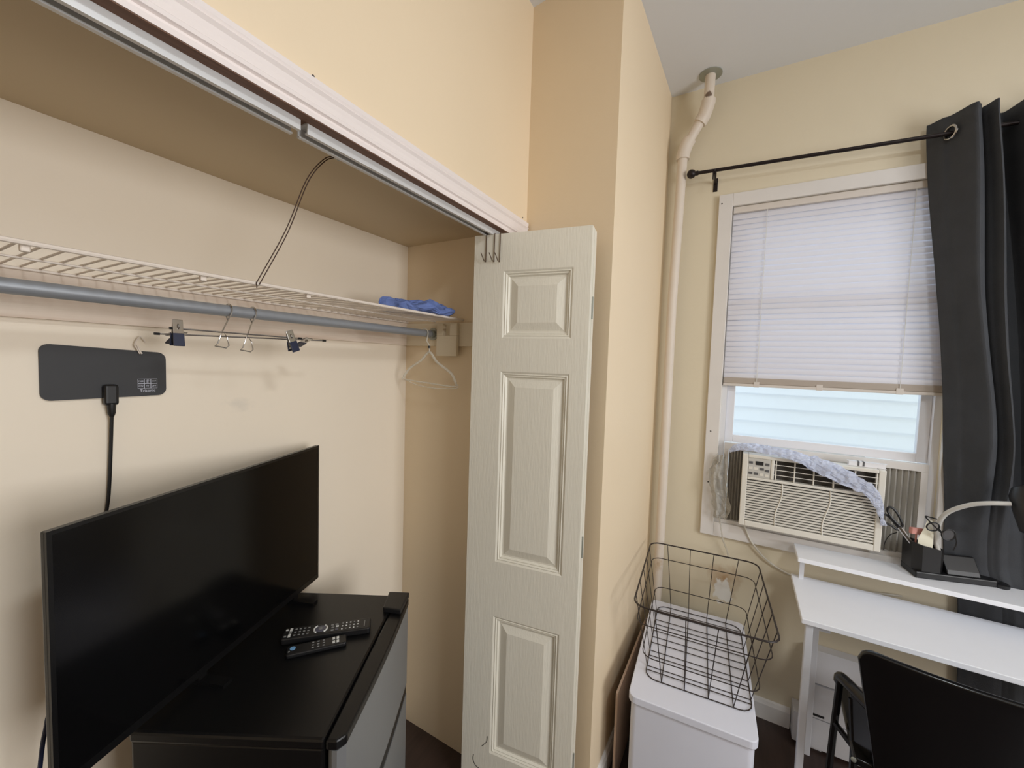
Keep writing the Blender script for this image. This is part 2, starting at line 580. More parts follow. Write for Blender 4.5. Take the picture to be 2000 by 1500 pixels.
def dpt(u, n, z): return DA + DE * u + DN * n + Vector((0, 0, z))


def duz(px, py):
    d = FW + RT * ((px - 1000) / FPX) - UP * ((py - 750) / FPX)
    t = (DA - CAM).dot(DN) / d.dot(DN)
    p = CAM + d * t
    return (p - DA).dot(DE), p.z


door = thing('door_1', None, None, tuple(DA), kind='structure')
UL = (duz(982, 594)[0] + duz(972, 910)[0]) / 2
UR = (duz(1118, 592)[0] + duz(1104, 930)[0]) / 2
zz = [duz(1050, 525)[1], duz(1047, 661)[1], duz(1045, 728)[1], duz(1030, 1111)[1], duz(1026, 1221)[1], .20]


def leaf(n0, n1, face, name):
    g = G()

    def bx(u0, u1, z0, z1): g.add([dpt(u, n, z) for z in (z0, z1) for u, n in ((u0, n0), (u1, n0), (u1, n1), (u0, n1))], [(0, 1, 2, 3), (7, 6, 5, 4), (4, 5, 1, 0), (5, 6, 2, 1), (6, 7, 3, 2), (7, 4, 0, 3)])
    bx(0, UL, .02, ZD); bx(UR, DW, .02, ZD)
    hs = [ZD] + zz + [.02]
    for i in range(0, 8, 2): bx(UL, UR, hs[i + 1], hs[i])
    o = build(g, 'leaf', M_DOOR, door)
    for i in range(0, 6, 2):
        z1, z0 = zz[i], zz[i + 1]
        # nested rings: moulding, groove, bevel, field (inset, depth)
        rings = [(0, 0), (.006, -.0035), (.009, -.002), (.013, -.0065), (.016, -.0055), (.021, -.0115), (.026, -.0115), (.052, -.003), (.055, -.003)]
        vs = []
        fs = []
        for d, h in rings:
            vs += [dpt(UL + d, face(h), z0 + d), dpt(UR - d, face(h), z0 + d), dpt(UR - d, face(h), z1 - d), dpt(UL + d, face(h), z1 - d)]
        for k in range(len(rings) - 1):
            for j in range(4):
                fs.append((k * 4 + j, k * 4 + (j + 1) % 4, k * 4 + 4 + (j + 1) % 4, k * 4 + 4 + j))
        n = len(rings) * 4 - 4
        fs.append((n, n + 1, n + 2, n + 3))
        build(G().add(vs, fs), 'panel', M_DOOR, o)
    return o


lf = leaf(-.033, 0, lambda h: h, 'leaf')
leaf(-.071, -.038, lambda h: -.071 - h, 'leaf')
for z in (.25, 1.0, 1.78):
    g = G().tube([dpt(DW + .002, -.0355, z - .035), dpt(DW + .002, -.0355, z + .035)], .003, 8)
    build(g, 'hinge', M_GALV, door)
# scuff marks near the bottom
for pts in ([(952, 1438), (950, 1449), (941, 1457)], [(925, 1473), (924, 1482), (928, 1493), (935, 1500)]):
    P = []
    for px in pts:
        u, z = duz(*px); P.append(dpt(u, .0003, z))
    build(G().tube(smoothpath(P, 4), .0011, 5), 'scuff_mark', M_BLACKM, lf)

# over-door hooks
for px, lab in ((951, 'bronze wire hook over the top of the folded door, by its free edge'), (967, 'bronze wire hook over the folded door, middle of three'), (978, 'bronze wire hook over the folded door, nearest the door panel')):
    u, _ = duz(px, 456)
    zt2 = duz(px, 512)[1]
    P = [dpt(u, -.0355, ZD - .03), dpt(u, -.0355, ZD + .002), dpt(u, .002, ZD + .002), dpt(u, .002, ZD - .02), dpt(u, .003, zt2), dpt(u - .003, .012, zt2 + .004), dpt(u - .008, .026, zt2 + .026)]
    build(G().tube(P, .0015, 6), 'door_hook', M_HOOKB, label=lab, cat='hook', group='hooks over the closet door')

# ------------------------------------------------------------------ closet fittings
# wooden cleats under the shelf
struct(G().box(-.93, YB - .019, 1.657, XR, YB, 1.748), 'trim_5', M_CLEAT)
struct(G().box(XR - .018, .86, 1.655, XR, YB - .019, 1.745), 'trim_6', M_CLEATP)

ZS, YS = 1.757, .95
sh = thing('wire_shelf', 'white wire shelf running the length of the closet', 'shelf', (.2, 1.1, 1.745))
build(G().tube([(-.9, YS, ZS), (1.268, YS, ZS)], .0042, 8), 'front_rail', M_WIREW, sh, smooth=True)
build(G().tube([(-.9, YB - .01, ZS - .004), (1.268, YB - .01, ZS - .004)], .0035, 6), 'back_rail', M_WIREW, sh, smooth=True)
for y in (1.09,):
    build(G().tube([(-.9, y, ZS - .0042), (1.268, y, ZS - .0042)], .0022, 6), 'long_rail', M_WIREW, sh, smooth=True)
wr = None
for i in range(85):
    x = -.88 + i * .0254
    if x > 1.262: break
    if wr is None:
        wr = build(G().tube([(0, YS - 1.1, ZS - 1.745), (0, YB - .012 - 1.1, ZS - 1.745)], .0021, 6), 'cross_wire', M_WIREW, sh, local=True)
        wr.location = (x - .2, 0, 0)
    else:
        copy_at(wr, (x - .2, 0, 0), sh)
for px, py in ((42, 485), (392, 548), (598, 583)):
    p = at(px, py, 1, YS + .012)
    build(G().box(p.x - .003, YS + .004, ZS - .013, p.x + .008, YS + .014, ZS - .001), 'clip', M_WIREW, sh, bevel=.002)

# hanging rod with its wall bracket
RY, RZ = 1.085, 1.702
rd = thing('closet_rod', 'grey metal closet rod hanging just below the wire shelf', 'rod', (.2, RY, RZ - .014))
build(G().tube([(-.92, RY, RZ), (1.243, RY, RZ)], .0138, 20), 'bar', M_ROD, rd, smooth=True)
build(G().lathe([(.016, 0), (.024, 0), (.024, .005), (.0165, .005), (.0165, .02), (.016, .02)], (XR - .018, RY, RZ), (-1, 0, 0), 20), 'socket', M_GALV, rd, smooth=True)

g = G()
yb0, yb1, zb0, zb1 = .956, 1.056, 1.615, 1.742
g.box(1.236, yb0, zb0, 1.252, yb1, 1.695).box(1.236, yb0, 1.695, 1.252, .990, zb1).box(1.236, 1.022, 1.695, 1.252, yb1, zb1)
build(g, 'shelf_bracket', M_CLEATP, label='cream notched bracket board carrying the shelf end by the folded door', cat='bracket', bevel=.002)

# brown wire holding the shelf to the closet ceiling
tw = thing('support_wire', 'brown doubled wire running from closet ceiling to wire shelf', 'wire', (.56, .9, ZS))
p0 = at(655, 303, 2, ZC)
p1 = Vector((.502, YS, ZS))
a = [p0 + Vector((0, 0, -.001)), p0.lerp(p1, .10) + Vector((-.012, 0, .012)), p0.lerp(p1, .30) + Vector((-.016, 0, .02)), p0.lerp(p1, .62) + Vector((-.004, 0, .006)), p1 + Vector((-.004, -.006, 0))]
build(G().tube(smoothpath(a, 6) + [p1 + Vector((-.002, -.005, -.008)), p1 + Vector((.002, .004, -.008))], .0011, 6), 'strand', M_RUST, tw)
b = [q + Vector((.003 + .004 * i / 4, .001, -.002)) for i, q in enumerate(a)]
build(G().tube(smoothpath(b, 6), .0011, 6), 'strand', M_RUST, tw)
build(G().lathe([(.016, 0), (.015, -.004), (.006, -.008), (.002, -.011)], (p0.x + .006, p0.y - .004, ZC), (0, 0, 1), 16), 'ceiling_plate', M_GALV, tw, smooth=True)


# trouser hangers with clips
def clip_hanger(hx, x0, x1, y0, y1, zb, clips, label, gap):
    t = thing('trouser_hanger', label, 'hanger', (hx, RY, 1.6), 0, 'trouser hangers on the closet rod')
    xm = hx
    # hook over the rod, stem, triangle loop
    R = .0165
    hk = arc((hx, RY, RZ), R, math.radians(-57), math.radians(190), 14, (0, 1, 0), (0, 0, 1))
    hk = [Vector((hx + .004, RY + R * .7, RZ - .022))] + hk
    st = hk + [Vector((hx - .004, RY - R - .001, RZ - .012)), Vector((hx - .010, RY - .012, RZ - .03)), Vector((hx - .018, RY - .01, zb + .004))]
    build(G().tube(st, .0017, 8), 'hook', M_CHROME, t, smooth=True)
    q = Vector((hx - .018, RY - .01, zb + .004))
    lp = [q, q + Vector((-.010, 0, -.030)), q + Vector((-.018, -.004, -.036)), q + Vector((.006, -.004, -.040)), q + Vector((.014, 0, -.034)), q + Vector((.010, 0, -.014))]
    build(G().tube(lp, .0015, 8, closed=True), 'loop', M_CHROME, t, smooth=True)
    build(G().tube([(x0, y0, zb + gap), (x1, y1, zb - gap)], .002, 8), 'bar', M_CHROME, t, smooth=True)
    for x, y, z, s in ((x0, y0, zb + gap, -1), (x1, y1, zb - gap, 1)):
        build(G().tube([(x - s * .006, y, z), (x + s * .004, y, z)], .0028, 8), 'end_cap', M_BLACK, t)
    for cx, tilt, lean in clips:
        f = (cx - x0) / (x1 - x0)
        c = Vector((cx, y0 + (y1 - y0) * f, zb + gap - 2 * gap * f))
        R_ = rot_xyz(lean, tilt, 0)
        for s in (-1, 1):
            Rr = R_ @ rot_xyz(s * .16, 0, 0)
            cc = c + R_ @ Vector((0, s * .004, -.006))
            cl = build(G().obox(cc, .0095, .0012, .026, Rr), 'clip', M_CHROME, t, bevel=.001)
            build(G().obox(cc + Rr @ Vector((0, s * .0006, -.018)), .0102, .0018, .014, Rr), 'clip_pad', M_NAVY, cl, bevel=.001)
        build(G().tube(arc(c + R_ @ Vector((0, 0, .004)), .006, 0, 2 * PI, 10, R_ @ Vector((0, 1, 0)), R_ @ Vector((0, 0, 1))), .0016, 6), 'spring', M_CHROME, t)


clip_hanger(.508, .392, .665, 1.075, 1.045, 1.648, [(.402, 0, .05), (.640, -.35, .15)], 'chrome clip trouser hanger with a blue padded clip by the black antenna', .002)
clip_hanger(.563, .374, .748, 1.10, 1.06, 1.641, [(.412, .15, 1.25), (.693, .1, 1.35)], 'chrome clip trouser hanger with its clips turned flat', -.004)

# clear plastic hanger by the bracket
ch = thing('clear_hanger', 'clear plastic clothes hanger at the rod end beside the bracket', 'hanger', (1.2, RY, 1.5))
hk = arc((1.2, RY, RZ), .0175, math.radians(-40), math.radians(185), 12, (0, 1, 0), (0, 0, 1))
build(G().tube(hk + [Vector((1.2, RY - .012, RZ - .03)), Vector((1.2, 1.06, 1.655)), Vector((1.2, 1.058, 1.628))], .0026, 8), 'hook', M_CLEARH, ch, smooth=True)
build(G().lathe([(.0045, 0), (.0045, .009)], (1.2, 1.06, 1.644), (0, 0, 1), 10), 'size_marker', M_BLACK, ch)
sh_ = smoothpath([(1.2, .926, 1.515), (1.2, .95, 1.55), (1.2, 1.02, 1.592), (1.2, 1.058, 1.628), (1.2, 1.10, 1.596), (1.2, 1.16, 1.562), (1.2, 1.19, 1.53)], 6)
build(G().tube(sh_, .0048, 8), 'shoulders', M_CLEARH, ch, smooth=True)
build(G().tube(smoothpath([(1.2, 1.19, 1.53), (1.2, 1.186, 1.517), (1.2, 1.06, 1.508), (1.2, .935, 1.501), (1.2, .926, 1.515)], 5), .003, 8), 'trouser_bar', M_CLEARH, ch, smooth=True)


build(G().tube(smoothpath([(1.2, 1.186, 1.517), (1.2, 1.12, 1.498), (1.2, 1.02, 1.490), (1.2, .92, 1.497), (1.2, .926, 1.515)], 5), .0018, 6), 'lower_bar', M_CLEARH, ch, smooth=True)

# crumpled blue bag on the shelf
def crumple(nu, nv, fn, amp, sc, seed):
    def f(u, v):
        p = Vector(fn(u, v))
        q = p * sc + Vector((seed, seed * 1.7, 0))
        return p + Vector((noise.noise(q), noise.noise(q + Vector((9, 3, 1))), noise.noise(q + Vector((2, 8, 5))))) * amp
    return f


def blobfn(c, rx, ry, rz, rot):
    def f(u, v):
        th = u * 2 * PI
        ph = (v - .5) * PI
        x, y, z = rx * math.cos(th) * math.cos(ph), ry * math.sin(th) * math.cos(ph), rz * math.sin(ph)
        return (c[0] + x * math.cos(rot) - y * math.sin(rot), c[1] + x * math.sin(rot) + y * math.cos(rot), c[2] + z)
    return f


g = G().grid(36, 14, crumple(0, 0, blobfn((1.075, 1.0, 1.778), .15, .055, .024, -.35), .024, 30, 3))
for p in g.v: p.z = max(p.z, ZS + .0025)
build(g, 'blue_cloth', M_BLUEC, label='crumpled blue cloth lying on the wire shelf in the corner', cat='cloth', smooth=False)

# flat antenna on the back wall
an = thing('antenna', 'flat black rounded indoor antenna stuck on the closet back wall', 'antenna', (.336, YB, 1.487))
ax0, ax1, az0, az1, rr = .233, .441, 1.489, 1.608, .016


def rrect(x0, x1, z0, z1, r, n=6):
    out = []
    for cx, cz, a in ((x1 - r, z0 + r, -PI / 2), (x1 - r, z1 - r, 0), (x0 + r, z1 - r, PI / 2), (x0 + r, z0 + r, PI)):
        out += [(cx + r * math.cos(a + PI / 2 * i / n), cz + r * math.sin(a + PI / 2 * i / n)) for i in range(n + 1)]
    return out


build(G().extr(rrect(ax0, ax1, az0, az1, rr), lambda u, v, a: (u, a, v - .012 * (u - ax0) / .2 * (1 if v > 1.55 else -.2)), 1.2475, 1.244), 'panel', M_ANT, an)
build(G().box(.324, 1.225, 1.474, .349, 1.244, 1.521), 'plug_box', M_BLACK, an, bevel=.006, segs=3)
build(G().lathe([(.008, 0), (.007, -.022), (.004, -.03)], (.337, 1.233, 1.478), (0, 0, 1), 12), 'strain_relief', M_BLACK, an, smooth=True)
cb = smoothpath([(.337, 1.232, 1.455), (.335, 1.238, 1.36), (.331, 1.24, 1.27), (.322, 1.235, 1.18), (.33, 1.2, 1.08), (.36, 1.14, 1.03)], 6)
build(G().tube(cb, .0035, 8), 'cable', M_BLACK, an, smooth=True)
bx0, bz0, bw, bh = .3865, 1.509, .0122, .0115
txts = [['DTV', 'TV', 'UHF'], ['FREE', 'HD\n4K', 'VHF']]
for r_ in range(2):
    for c_ in range(3):
        x, z = bx0 + c_ * bw, bz0 + r_ * bh
        g = G()
        e = .0006
        for a0, b0, a1, b1 in ((x, z, x + bw, z + e), (x, z + bh - e, x + bw, z + bh), (x, z, x + e, z + bh), (x + bw - e, z, x + bw, z + bh)):
            g.add([(a0, 1.2436, b0), (a1, 1.2436, b0), (a1, 1.2436, b1), (a0, 1.2436, b1)], [(0, 1, 2, 3)])
        build(g, 'printed_box', M_PRINT, an)
        two = '\n' in txts[r_][c_]
        text_mesh(txts[r_][c_], .0042 if two else .0046, 'printed_letters', M_PRINT, (x + bw / 2, 1.2436, z + bh / 2), (1, 0, 0), (0, 0, 1), an)
text_mesh('Trisonic', .0088, 'printed_brand', M_PRINT, (bx0 + 1.5 * bw, 1.2436, bz0 - .0055), (1, 0, 0), (0, 0, 1), an)

# white twist tie at the antenna's top edge
P = [at(x, y, 1, 1.238) for x, y in ((284, 668), (275, 658), (270, 660), (263, 673), (268, 682), (273, 691))]
ti = thing('plastic_tie', 'small clear white plastic tie hooked on the antenna top edge', 'tie', tuple(at(272, 691, 1, 1.238)))
build(G().tube(smoothpath(P, 4), .0013, 6), 'loop', M_WIREW, ti)
build(G().tube([at(268, 674, 1, 1.236), at(272, 684, 1, 1.236), at(277, 691, 1, 1.236)], .0018, 6), 'tail', M_WIREW, ti)

# ------------------------------------------------------------------ fridge, television, remotes
FZ = .85
fa = math.radians(29.2)
fr = thing('mini_fridge', 'black topped mini fridge with silver doors standing inside the closet', 'fridge', (.496, .638, 0), fa)
FWD, FD = .49, .425
build(G().box(.004, .04, .02, FWD - .004, FD, FZ - .022), 'body', M_FTOP, fr, local=True, bevel=.006)
build(G().box(0, .037, FZ - .024, FWD, FD, FZ), 'top', M_FTOP, fr, local=True, bevel=.006)


def fdoor(z0, z1, nm):
    prof = [(0.012, .034), (0, .022), (0, .012), (.016, .0)] + [(.016 + (FWD - .032) * i / 8, -.006 * math.sin(PI * i / 8)) for i in range(1, 8)] + [(FWD - .016, 0), (FWD, .012), (FWD, .022), (FWD - .012, .034)]
    return build(G().extr(prof, lambda u, v, a: (u, v, a), z0, z1), nm, M_FDOOR, fr, local=True)


d1 = fdoor(.575, FZ - .022, 'freezer_door')
d2 = fdoor(.03, .54, 'fridge_door')
prof = [(-.001, .034), (-.001, .012), (.014, -.002)] + [(.016 + (FWD - .032) * i / 8, -.002 - .006 * math.sin(PI * i / 8)) for i in range(1, 8)] + [(FWD - .014, -.002), (FWD + .001, .012), (FWD + .001, .034)]
build(G().extr(prof, lambda u, v, a: (u, v, a), FZ - .022, FZ), 'door_cap', M_FTOP, d1, local=True, bevel=.004)
build(G().extr(prof, lambda u, v, a: (u, v + .004, a), .54, .575), 'door_trim', M_FTOP, d2, local=True)
build(G().hexa([(.392, .0), (.482, -.002), (.482, .062), (.40, .055)], FZ, FZ + .016), 'hinge_cover', M_BLACK, fr, local=True, bevel=.003)
build(G().box(.02, .05, 0, .05, .08, .02).box(.44, .05, 0, .47, .08, .02).box(.02, .36, 0, .05, .39, .02).box(.44, .36, 0, .47, .39, .02), 'foot', M_BLACK, fr, local=True)

# television
zb = .872
tb = at(627, 1127, 2, zb)
d = FW + RT * ((618 - 1000) / FPX) - UP * ((870 - 750) / FPX)
tt = CAM + d * (math.hypot(tb.x, tb.y) / math.hypot(d.x, d.y))
zt_ = tt.z
tl = at(90, 1040, 2, zt_)
tr_ = Vector(((tb.x + tt.x) / 2, (tb.y + tt.y) / 2, 0))
te = Vector((tr_.x - tl.x, tr_.y - tl.y, 0))
TWD = te.length
ta = math.atan2(te.y, te.x)
tv = thing('television', 'black flat screen television angled on top of the mini fridge', 'television', (tl.x, tl.y, FZ), ta)
TH0, TH1 = zb - FZ, zt_ - FZ
build(G().box(0, .0015, TH0, TWD, .014, TH1), 'body', M_BEZEL, tv, local=True, bevel=.003)
build(G().box(.1, .014, TH0 + .02, TWD - .1, .06, TH0 + .26), 'rear_housing', M_BLACKM, tv, local=True, bevel=.01)
g = G()
bz = .007
g.box(0, 0, TH0, bz, .006, TH1).box(TWD - bz, 0, TH0, TWD, .006, TH1).box(bz, 0, TH1 - bz, TWD - bz, .006, TH1).box(bz, 0, TH0, TWD - bz, .006, TH0 + .016)
build(g, 'bezel', M_BEZEL, tv, local=True)
build(G().box(bz, .0005, TH0 + .016, TWD - bz, .0015, TH1 - bz), 'screen', M_SCREEN, tv, local=True)
for x in (.27, TWD - .1):
    build(G().obox((x, .012, .004), .012, .07, .004, Matrix.Identity(3)).box(x - .01, .006, .004, x + .01, .022, TH0 + .005), 'foot', M_BEZEL, tv, local=True)
cp = smoothpath([tuple(MW[tv] @ Vector((.12, .045, .2))), (.235, 1.06, .98), (.208, 1.1, .915), (.2, 1.1, .885), (.191, 1.1, .813), (.175, 1.12, .55), (.16, 1.15, .2), (.2, 1.18, .006)], 6)
build(G().tube(cp, .0035, 8), 'power_cord', M_NAVY, tv, smooth=True)


def remote(p, q, wd, th, label, group):
    p = Vector(p); q = Vector(q)
    L = (q - p).length
    a_ = math.atan2(q.y - p.y, q.x - p.x)
    t = thing('remote_control', label, 'remote', (p.x, p.y, FZ + .0005), a_, group)
    build(G().extr(rrect(0, L, -wd / 2, wd / 2, .006, 4), lambda u, v, z: (u, v, z), 0, th), 'body', M_BLACK, t, local=True, bevel=.003)
    return t, L


def button(t, u, v, w_, h_, m, th, rot=0):
    build(G().obox((u, v, th), w_ / 2, h_ / 2, .0012, rot_xyz(0, 0, rot)), 'button', m, t, local=True)


t, L = remote((.596, 1.010), (.751, .856), .046, .017, 'long black remote control with silver centre ring on the fridge', 'remotes on the fridge')
th = .0172
for v in (.013, -.013): button(t, L * .04, v, .006, .004, M_BTN if v > 0 else M_BTND, th)
for v in (.012, 0, -.012): button(t, L * .085, v, .006, .011, M_BTN if v else M_BTND, th)
for i in range(4):
    for v in (.012, 0, -.012): button(t, L * (.14 + .048 * i), v, .005, .003, M_BTND, th)
build(G().tube(arc((L * .42, 0, th), .016, math.radians(125), math.radians(235), 8, (1, 0, 0), (0, 1, 0)), .0024, 6), 'button', M_BTN, t, local=True)
build(G().tube(arc((L * .42, 0, th), .016, math.radians(-55), math.radians(55), 8, (1, 0, 0), (0, 1, 0)), .0024, 6), 'button', M_BTN, t, local=True)
build(G().lathe([(.013, 0), (.013, .0016), (.006, .002)], (L * .42, 0, th - .0005), (0, 0, 1), 16), 'ring_button', M_BTNR, t, local=True, smooth=True)
build(G().lathe([(.005, 0), (.005, .001)], (L * .42, 0, th + .0012), (0, 0, 1), 12), 'button', M_BTND, t, local=True)
for i, (u, v, m_) in enumerate(((.55, .010, M_BTND), (.60, .010, M_BTND), (.56, -.001, M_BTND), (.61, .002, M_BTN), (.56, -.012, M_BTND), (.61, -.011, M_BTNR))): button(t, L * u, v, .007, .005, m_, th)
for i in range(5):
    for j, v in enumerate((.012, 0, -.012)): button(t, L * (.67 + .045 * i), v, .0035, .0028, M_BTN if (i + j) % 3 else M_BTND, th)
build(G().box(L * .925, -.012, th - .001, L * .935, .012, th + .0004), 'brand_bar', M_BTND, t, local=True)

t, L = remote((.570, .950), (.681, .866), .036, .011, 'short black remote control with a blue button on the fridge', 'remotes on the fridge')
th = .0112
build(G().lathe([(.0065, 0), (.0065, .0012)], (L * .10, .004, th - .0004), (0, 0, 1), 16), 'button', M_BTNB, t, local=True)
button(t, L * .045, -.006, .004, .003, M_BTND, th)
for i in range(3):
    for v in (.01, 0, -.01): button(t, L * (.43 + .09 * i), v, .005, .0025, M_BTND, th)
for u, v in ((.78, .008), (.78, -.006), (.85, .008), (.85, -.006)): button(t, L * u, v, .006, .008, M_BTN, th)

# ------------------------------------------------------------------ white bin and wire basket
ba = math.radians(3.5)
bn = thing('storage_box', 'white lidded storage box in the corner under the wire basket', 'box', (1.39, .285, 0), ba)
BL, BWD, BZ = .655, .395, .45
rp = lambda x0, x1, y0, y1, r: rrect(x0, x1, y0, y1, r, 5)
build(G().extr(rp(.008, BL - .008, -BWD + .008, -.008, .022), lambda u, v, a: (u, v, a), 0, BZ - .027), 'body', M_BIN, bn, local=True, smooth=True)
build(G().extr(rp(0, BL, -BWD, 0, .026), lambda u, v, a: (u, v, a), BZ - .027, BZ), 'lid', M_BIN, bn, local=True, bevel=.003)
build(G().box(1.47, .338, 0, 2.0, .346, .37), 'cardboard_sheet', M_BOARD, label='tan cardboard sheet standing between the white box and wall', cat='cardboard')

ka = math.radians(4.5)
kt = thing('wire_basket', 'black wire basket standing on the white storage box', 'basket', (1.50, .25, BZ), ka)
KB = (0, .50, -.345, 0)
KT = (-.058, .522, -.40, .048)
KH = .297


def kring(f, r, rc):
    x0, x1, y0, y1 = [KB[i] + (KT[i] - KB[i]) * f for i in range(4)]
    return [(x, y, .003 + (KH - .003) * f) for x, y in rrect(x0, x1, y0, y1, rc, 4)]


build(G().tube(kring(1, 0, .045), .0032, 8, closed=True), 'rim', M_WIREB, kt, local=True, smooth=True)
for f in (0.0, .30, .76):
    build(G().tube(kring(f, 0, .04), .0019, 6, closed=True), 'hoop', M_WIREB, kt, local=True, smooth=True)


def lerp4(f): return [KB[i] + (KT[i] - KB[i]) * f for i in range(4)]


nx, ny = 5, 4
T = lerp4(1)
for i in range(nx):       # wires running down the long sides and across the floor
    f = (i + .7) / (nx + .4)
    xb, xt = KB[0] + (KB[1] - KB[0]) * f, T[0] + (T[1] - T[0]) * f
    build(G().tube([(xt, T[2], KH), (xb, KB[2], .003), (xb, KB[3], .003), (xt, T[3], KH)], .0017, 6), 'wire', M_WIREB, kt, local=True)
for i in range(ny):
    f = (i + .75) / (ny + .5)
    yb, yt = KB[2] + (KB[3] - KB[2]) * f, T[2] + (T[3] - T[2]) * f
    build(G().tube([(T[0], yt, KH), (KB[0], yb, .003), (KB[1], yb, .003), (T[1], yt, KH)], .0017, 6), 'wire', M_WIREB, kt, local=True)
for i in range(6):
    xb = KB[0] + (KB[1] - KB[0]) * (i + .5) / 6
    build(G().tube([(xb, KB[2], .0045), (xb, KB[3], .0045)], .0017, 6), 'floor_wire', M_WIREB, kt, local=True)

# ------------------------------------------------------------------ pipe
pi_ = thing('heating_pipe', 'cream painted pipe with two bends in the room corner', 'pipe', (2.08, .3, 0))
fl = at(1388, 145, 2, H)
a0 = Vector((fl.x, fl.y, H)); a1 = Vector((2.06, .198, 2.80)); a2 = Vector((2.075, .215, 2.755)); a3 = Vector((2.08, .283, 2.645)); a4 = Vector((2.08, .297, 2.60)); a5 = Vector((2.08, .311, 1.9)); a6 = Vector((2.08, .309, .776)); a7 = Vector((2.08, .312, 0))
build(G().tube([a0, a1], .0215, 16), 'upper_pipe', M_PIPE, pi_, smooth=True)
build(G().tube([a2.lerp(a3, .05), a2.lerp(a3, .95)], .0215, 16), 'offset_pipe', M_PIPE, pi_, smooth=True)
build(G().tube([a4, a5, a6, a7], .0215, 16), 'lower_pipe', M_PIPE, pi_, smooth=True)
build(G().tube([a1 + Vector((0, 0, .012))] + smoothpath([a1, a2, a2.lerp(a3, .25)], 5), .0295, 16), 'elbow', M_PIPE, pi_, smooth=True)
build(G().tube(smoothpath([a2.lerp(a3, .80), a3, a4], 5) + [a4 - Vector((0, 0, .022))], .0295, 16), 'elbow', M_PIPE, pi_, smooth=True)
build(G().lathe([(.024, 0), (.048, 0), (.048, -.004), (.024, -.006)], (a0.x, a0.y, H), (0, 0, 1), 24), 'flange', M_GALV, pi_, smooth=True)

spot_mask(M_PIPE, (a1.x - .02, a1.y, a1.z + .02), .022, (120, 100, 84), (1, 1, 1), .3)
spot_mask(M_PIPE, (a4.x - .02, a4.y + .01, .62), .025, (206, 184, 156), (1, 1, .5), .6)
# old nail holes in the casings
for (px, py, ax_, v_, par) in ((1388, 842, 0, XW - .0182, tr), (1383, 941, 0, XW - .0182, tr), (1410, 398, 0, XW - .0182, tr)):
    c_ = at(px, py, ax_, v_)
    build(G().lathe([(.0035, 0), (.002, .0004)], c_, (-1, 0, 0), 10), 'nail_hole', M_BLACKM, par)
for px, py in ((612, 149), (1021, 425)):
    c_ = at(px, py, 1, YC - .0004)
    build(G().lathe([(.003, 0), (.002, .0004)], c_, (0, -1, 0), 10), 'nail_hole', M_BLACKM, bpy.data.objects['wall_closet_front'])

# ------------------------------------------------------------------ blinds
bl = thing('window_blind', 'white slatted blind pulled halfway down inside the window', 'blind', (2.15, -.3, 1.53))
BY0, BY1 = WY0 + .004, WY1 - .004
build(G().box(2.136, BY0, WZ1 - .03, 2.165, BY1, WZ1 - .002), 'headrail', M_RAIL, bl, bevel=.002)
ns, zt0, zb0_ = 31, WZ1 - .043, 1.577
sl = None
for i in range(ns):
    z = zt0 + (zb0_ - zt0) * i / (ns - 1)
    a_ = math.radians(-62 + random.uniform(-2, 2))
    if i in (19, 20): a_ = math.radians(-57)
    if sl is None:
        def sf(u, v):
            s_ = (v - .5) * .0350
            return (s_, (BY0 - .001) + (BY1 - BY0) * u + .3, .0072 * (1 - (2 * v - 1) ** 2))
        sl = build(G().grid(1, 8, sf), 'slat', M_SLAT, bl, local=True, smooth=True)
        o = sl
    else:
        o = copy_at(sl, (0, 0, 0), bl)
    o.location = (0, 0, z - 1.53)
    o.rotation_euler = (random.uniform(-.003, .003), a_, 0)
for y in (-.06, -.545):
    build(G().tube([(2.136, y, WZ1 - .03), (2.136, y, 1.545)], .0011, 5), 'ladder_cord', M_BTN, bl)
build(G().box(2.139, BY0, 1.534, 2.162, BY1, 1.562), 'bottom_rail', M_RAILT, bl, bevel=.003)
build(G().box(2.137, BY0, 1.522, 2.162, BY1, 1.534), 'rail_cap', M_RAIL, bl, bevel=.002)
for y in (-.06, -.29, -.545):
    build(G().box(2.1362, y - .011, 1.520, 2.139, y + .011, 1.545), 'rail_clip', M_RAIL, bl, bevel=.001)

# ------------------------------------------------------------------ air conditioner
AX, AY, AZ, AW, AH = 2.05, -.024, .905, .482, .322
ac = thing('air_conditioner', 'cream window air conditioner with a slatted front grille in the open window', 'air conditioner', (2.2, AY - AW / 2, .885))


def ap(u, d_, v): return Vector((AX + d_, AY - u * AW, AZ + v * AH))


def abox(g, u0, u1, v0, v1, d0, d1):
    a_, b_ = ap(u0, d0, v0), ap(u1, d1, v1)
    return g.box(min(a_.x, b_.x), min(a_.y, b_.y), a_.z, max(a_.x, b_.x), max(a_.y, b_.y), b_.z)


